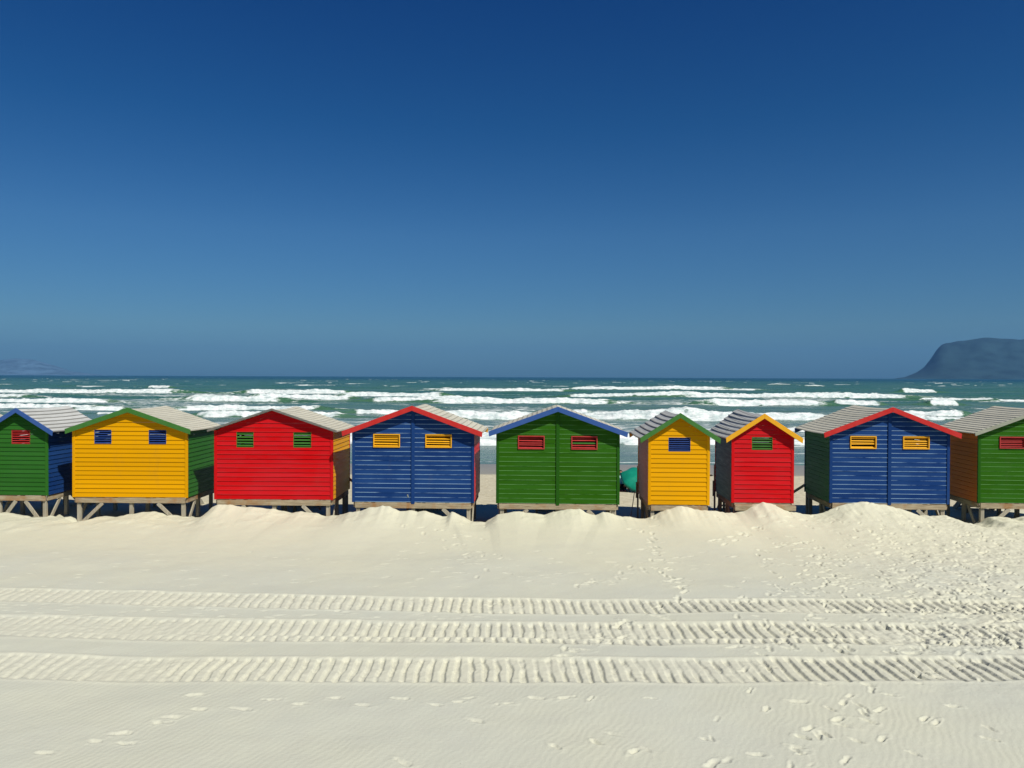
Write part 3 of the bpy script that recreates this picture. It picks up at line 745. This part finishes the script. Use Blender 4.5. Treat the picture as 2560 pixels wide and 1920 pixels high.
# tilted umbrella lying on its rim
ux, uy = 5.13, 29.75; ug = gz(ux, uy)
ax = Vector((.22, -.42, .86)).normalized()
um = empty('beach_umbrella', (ux, uy, ug)); tag(um, 'teal green beach umbrella tipped over on the sand behind the narrow yellow hut', 'umbrella')
sx = ax.cross(Vector((0,0,1))).normalized(); sy = sx.cross(ax).normalized()
Rr = .92; cen = Vector((0, .10, .37))
mb = MB(); rings = 9; seg = 64
for r in range(rings + 1):
    ph = r / rings
    for s in range(seg):
        a = 2*math.pi*s/seg; pa = (s % 8)/8
        rr = Rr*math.sin(ph*1.15)/math.sin(1.15) * (1 - .075*ph*math.sin(pa*math.pi))
        zz = .40*(math.cos(ph*1.25) - math.cos(1.25))/(1 - math.cos(1.25)) - .05*ph*ph*math.sin(pa*math.pi)
        mb.v.append(tuple(cen + sx*rr*math.cos(a) + sy*rr*math.sin(a) + ax*zz))
for r in range(rings):
    for s in range(seg):
        t_ = (s+1) % seg; mb.f.append((r*seg+s, r*seg+t_, (r+1)*seg+t_, (r+1)*seg+s))
teal = cloth('teal_nylon', (.008, .25, .16), .4)
o = mb.build('canopy', teal, um, smooth=True); sm_ = o.modifiers.new('s', 'SOLIDIFY'); sm_.thickness = .004
mb = MB(); mb.tube([cen + ax*.52, cen - ax*.75], .013, 10); mb.build('pole', T['bluewin'], um, smooth=True)
for s in range(8):
    a = 2*math.pi*s/8; mb = MB()
    tip = cen + sx*Rr*math.cos(a) + sy*Rr*math.sin(a) - ax*.01
    pts = []
    for q in range(6):
        ph = q/5; rr = Rr*math.sin(ph*1.15)/math.sin(1.15); zz = .40*(math.cos(ph*1.25)-math.cos(1.25))/(1-math.cos(1.25))
        pts.append(cen + sx*rr*math.cos(a) + sy*rr*math.sin(a) + ax*(zz - .008))
    mb.tube(pts, .004, 5); mb.build('rib', M['pale_trim'], um)
# red towel
tm = MB(); nx_, ny_ = 14, 8; tx, ty = 4.28, 29.75
for j in range(ny_):
    for i in range(nx_):
        x = i/(nx_-1)*.5 - .25; y = j/(ny_-1)*.3 - .15
        tm.v.append((x, y, .035 + .02*mnoise.noise(Vector((x*9, y*9, 2)))))
for j in range(ny_-1):
    for i in range(nx_-1): a = j*nx_+i; tm.f.append((a, a+1, a+nx_+1, a+nx_))
o = tm.build('towel', cloth('red_towel', (.5, .03, .02), .9), None, smooth=True); o.location = (tx, ty, gz(tx, ty))
sm_ = o.modifiers.new('s', 'SOLIDIFY'); sm_.thickness = .03
tag(o, 'small red towel on the sand at the lower left of the teal umbrella', 'towel')
# reclining person with sunglasses
def skin(name, joints, edges, m, parent=None, root=0, sub=2):
    me = bpy.data.meshes.new(name); me.from_pydata([j[:3] for j in joints], edges, []); me.update()
    me.materials.append(m)
    o = bpy.data.objects.new(name, me); C.objects.link(o); o.parent = parent
    o.modifiers.new('skin', 'SKIN').use_smooth_shade = True
    sv = me.skin_vertices[0].data if me.skin_vertices else None
    if sv is None:
        me.skin_vertices.new() if hasattr(me.skin_vertices, 'new') else None
        sv = me.skin_vertices[0].data
    for i, j in enumerate(joints): sv[i].radius = (j[3], j[4] if len(j) > 4 else j[3])
    sv[root].use_root = True
    mm = o.modifiers.new('sub', 'SUBSURF'); mm.levels = sub; mm.render_levels = sub
    return o
def skmat():
    m, nt, p = mat('skin', .5, .4)
    tc = N(nt, 'ShaderNodeTexCoord')
    n = noise_n(nt, tc.outputs['Object'], 9, 3)
    link(nt, mixc(nt, n, (.42, .20, .12), (.52, .27, .17)), p.inputs['Base Color']); return m
SK = skmat()
px_, py_ = 4.42, 30.55; pz = gz(px_, py_)
# local frame: person faces -Y (the camera), hips at origin, leaning back on the hands
J = [(0,0,.13,.135,.11),(0,.10,.27,.125,.10),(0,.20,.42,.14,.10),(0,.255,.51,.10,.08),(0,.265,.565,.05,.05),(0,.262,.62,.075,.085),(0,.258,.69,.08,.095),(0,.262,.735,.06,.075),
     (-.17,.25,.49,.055),(-.24,.40,.29,.04),(-.27,.50,.07,.03),(.17,.25,.49,.055),(.24,.40,.29,.04),(.27,.50,.07,.03),
     (-.10,-.06,.13,.09),(-.17,-.42,.36,.058),(-.18,-.74,.06,.038),(.10,-.06,.13,.09),(.16,-.43,.30,.058),(.20,-.80,.06,.038),(-.19,-.90,.045,.028),(.21,-.96,.045,.028)]
Eg = [(0,1),(1,2),(2,3),(3,4),(4,5),(5,6),(6,7),(3,8),(8,9),(9,10),(3,11),(11,12),(12,13),(0,14),(14,15),(15,16),(16,20),(0,17),(17,18),(18,19),(19,21)]
def body():
    o = skin('person', J, Eg, SK)
    return o
try:
    pb = body(); pb.location = (px_, py_, pz); pb.scale = (.98,)*3
    tag(pb, 'person in pale cyan top and sunglasses on the sand left of the teal umbrella', 'person')
    shirt = [(q[0], q[1]-.004, q[2], q[3]*1.13, (q[4] if len(q) > 4 else q[3])*1.16) for q in (J[0], J[1], J[2], J[3], J[8], J[11])]
    skin('shirt', shirt + [(-.19,.30,.43,.06), (.19,.30,.43,.06)], [(0,1),(1,2),(2,3),(3,4),(3,5),(4,6),(5,7)], cloth('cyan_cotton', (.45,.72,.72), .85), pb)
    skin('shorts', [(0,0,.13,.15,.125),(-.11,-.08,.14,.105),(.11,-.08,.14,.105),(-.15,-.26,.26,.085),(.145,-.26,.23,.085)], [(0,1),(0,2),(1,3),(2,4)], cloth('navy_cotton', (.02,.03,.06), .85), pb)
    hb = MB()
    for r in range(7):
        for s in range(16):
            a = 2*math.pi*s/16; f = r/6*1.6
            hb.v.append((.088*math.sin(f)*math.cos(a), .275 + .10*math.sin(f)*math.sin(a)*(1 if math.sin(a) > 0 else .8) + .01, .695 + .095*math.cos(f) - (.05 if (r == 6 and math.sin(a) > 0) else 0)))
    for r in range(6):
        for s in range(16): t_ = (s+1) % 16; hb.f.append((r*16+s, r*16+t_, (r+1)*16+t_, (r+1)*16+s))
    hb.build('hair', cloth('dark_hair', (.02,.012,.008), .7), pb, smooth=True)
    gb = MB()
    for s in (-1, 1):
        gb.box(s*.036 - .028, s*.036 + .028, .158, .166, .665, .702); gb.box(s*.07 - .003, s*.07 + .003, .166, .26, .688, .696)
    gb.box(-.01, .01, .158, .164, .69, .696); gb.build('sunglasses', M['dark'], pb, .003)
    nb = MB(); nb.v = [(0,.165,.685),(-.013,.17,.655),(.013,.17,.655),(0,.148,.657),(0,.17,.648)]; nb.f = [(0,1,3),(0,3,2),(1,4,3),(4,2,3)]
    nb.build('nose', SK, pb, smooth=True)
    mb = MB(); mb.box(-.022, .022, .165, .178, .628, .636); mb.build('mouth', trim('lips', (.35,.10,.08)), pb, .002)
    for s in (-1, 1):
        mb = MB(); mb.tube([(s*.075,.262,.655),(s*.088,.268,.675),(s*.078,.262,.70)], .012, 6); mb.build('ear', SK, pb, smooth=True)
        for e in range(4):
            mb = MB(); bx = s*.265 + (e-1.5)*.018
            mb.tube([(bx,.50,.05),(bx + (e-1.5)*.006,.545,.03),(bx + (e-1.5)*.01,.585 - abs(e-1.5)*.008,.012)], .009, 6, .006); mb.build('finger', SK, pb, smooth=True)
        mb = MB(); mb.tube([(s*.24,.49,.05),(s*.215,.515,.03),(s*.2,.54,.014)], .010, 6, .007); mb.build('thumb', SK, pb, smooth=True)
except Exception as ex:
    print('PERSON FAILED', ex)
# dark lump of weed at the edge of the wet sand
wx, wy = (1778-1280)/FPX*39.2, 39.2
mb = MB(); rr_ = random.Random(5)
for s in range(26):
    a = rr_.uniform(0, 6.28); l = rr_.uniform(.05, .16)
    mb.tube([(rr_.uniform(-.04,.04), rr_.uniform(-.04,.04), .02), (math.cos(a)*l*.6, math.sin(a)*l*.5, rr_.uniform(.03,.08)), (math.cos(a)*l, math.sin(a)*l*.8, .008)], .014, 5, .005)
o = mb.build('seaweed_clump', M['dark']); o.location = (wx, wy, gz(wx, wy)); tag(o, 'small dark clump of weed on the damp sand between the two narrow huts', 'seaweed')
# thin pole leaning beside the narrow yellow hut
mb = MB(); mb.tube([(0,0,0), (.10,.22,.40), (.19,.42,.80)], .013, 8, .011)
o = mb.build('leaning_pole', M['leg'], smooth=True); o.location = (3.44, 21.95, -.12)
tag(o, 'thin grey pole leaning against the back corner of the narrow yellow hut', 'pole')

# ------------------------------------------------------------------ sea air
mb = MB(); mb.box(-19500, 19500, -200, 17000, -20, 640)
hz = bpy.data.materials.new('sea_air'); hz.use_nodes = True; nt = hz.node_tree; nt.nodes.clear()
ho = N(nt, 'ShaderNodeOutputMaterial'); pv = N(nt, 'ShaderNodeVolumePrincipled')
pv.inputs['Color'].default_value = (.18, .46, .90, 1); pv.inputs['Density'].default_value = 4.5e-5; pv.inputs['Anisotropy'].default_value = .1
link(nt, pv.outputs[0], ho.inputs['Volume'])
o = mb.build('haze', hz); tag(o, kind='stuff')
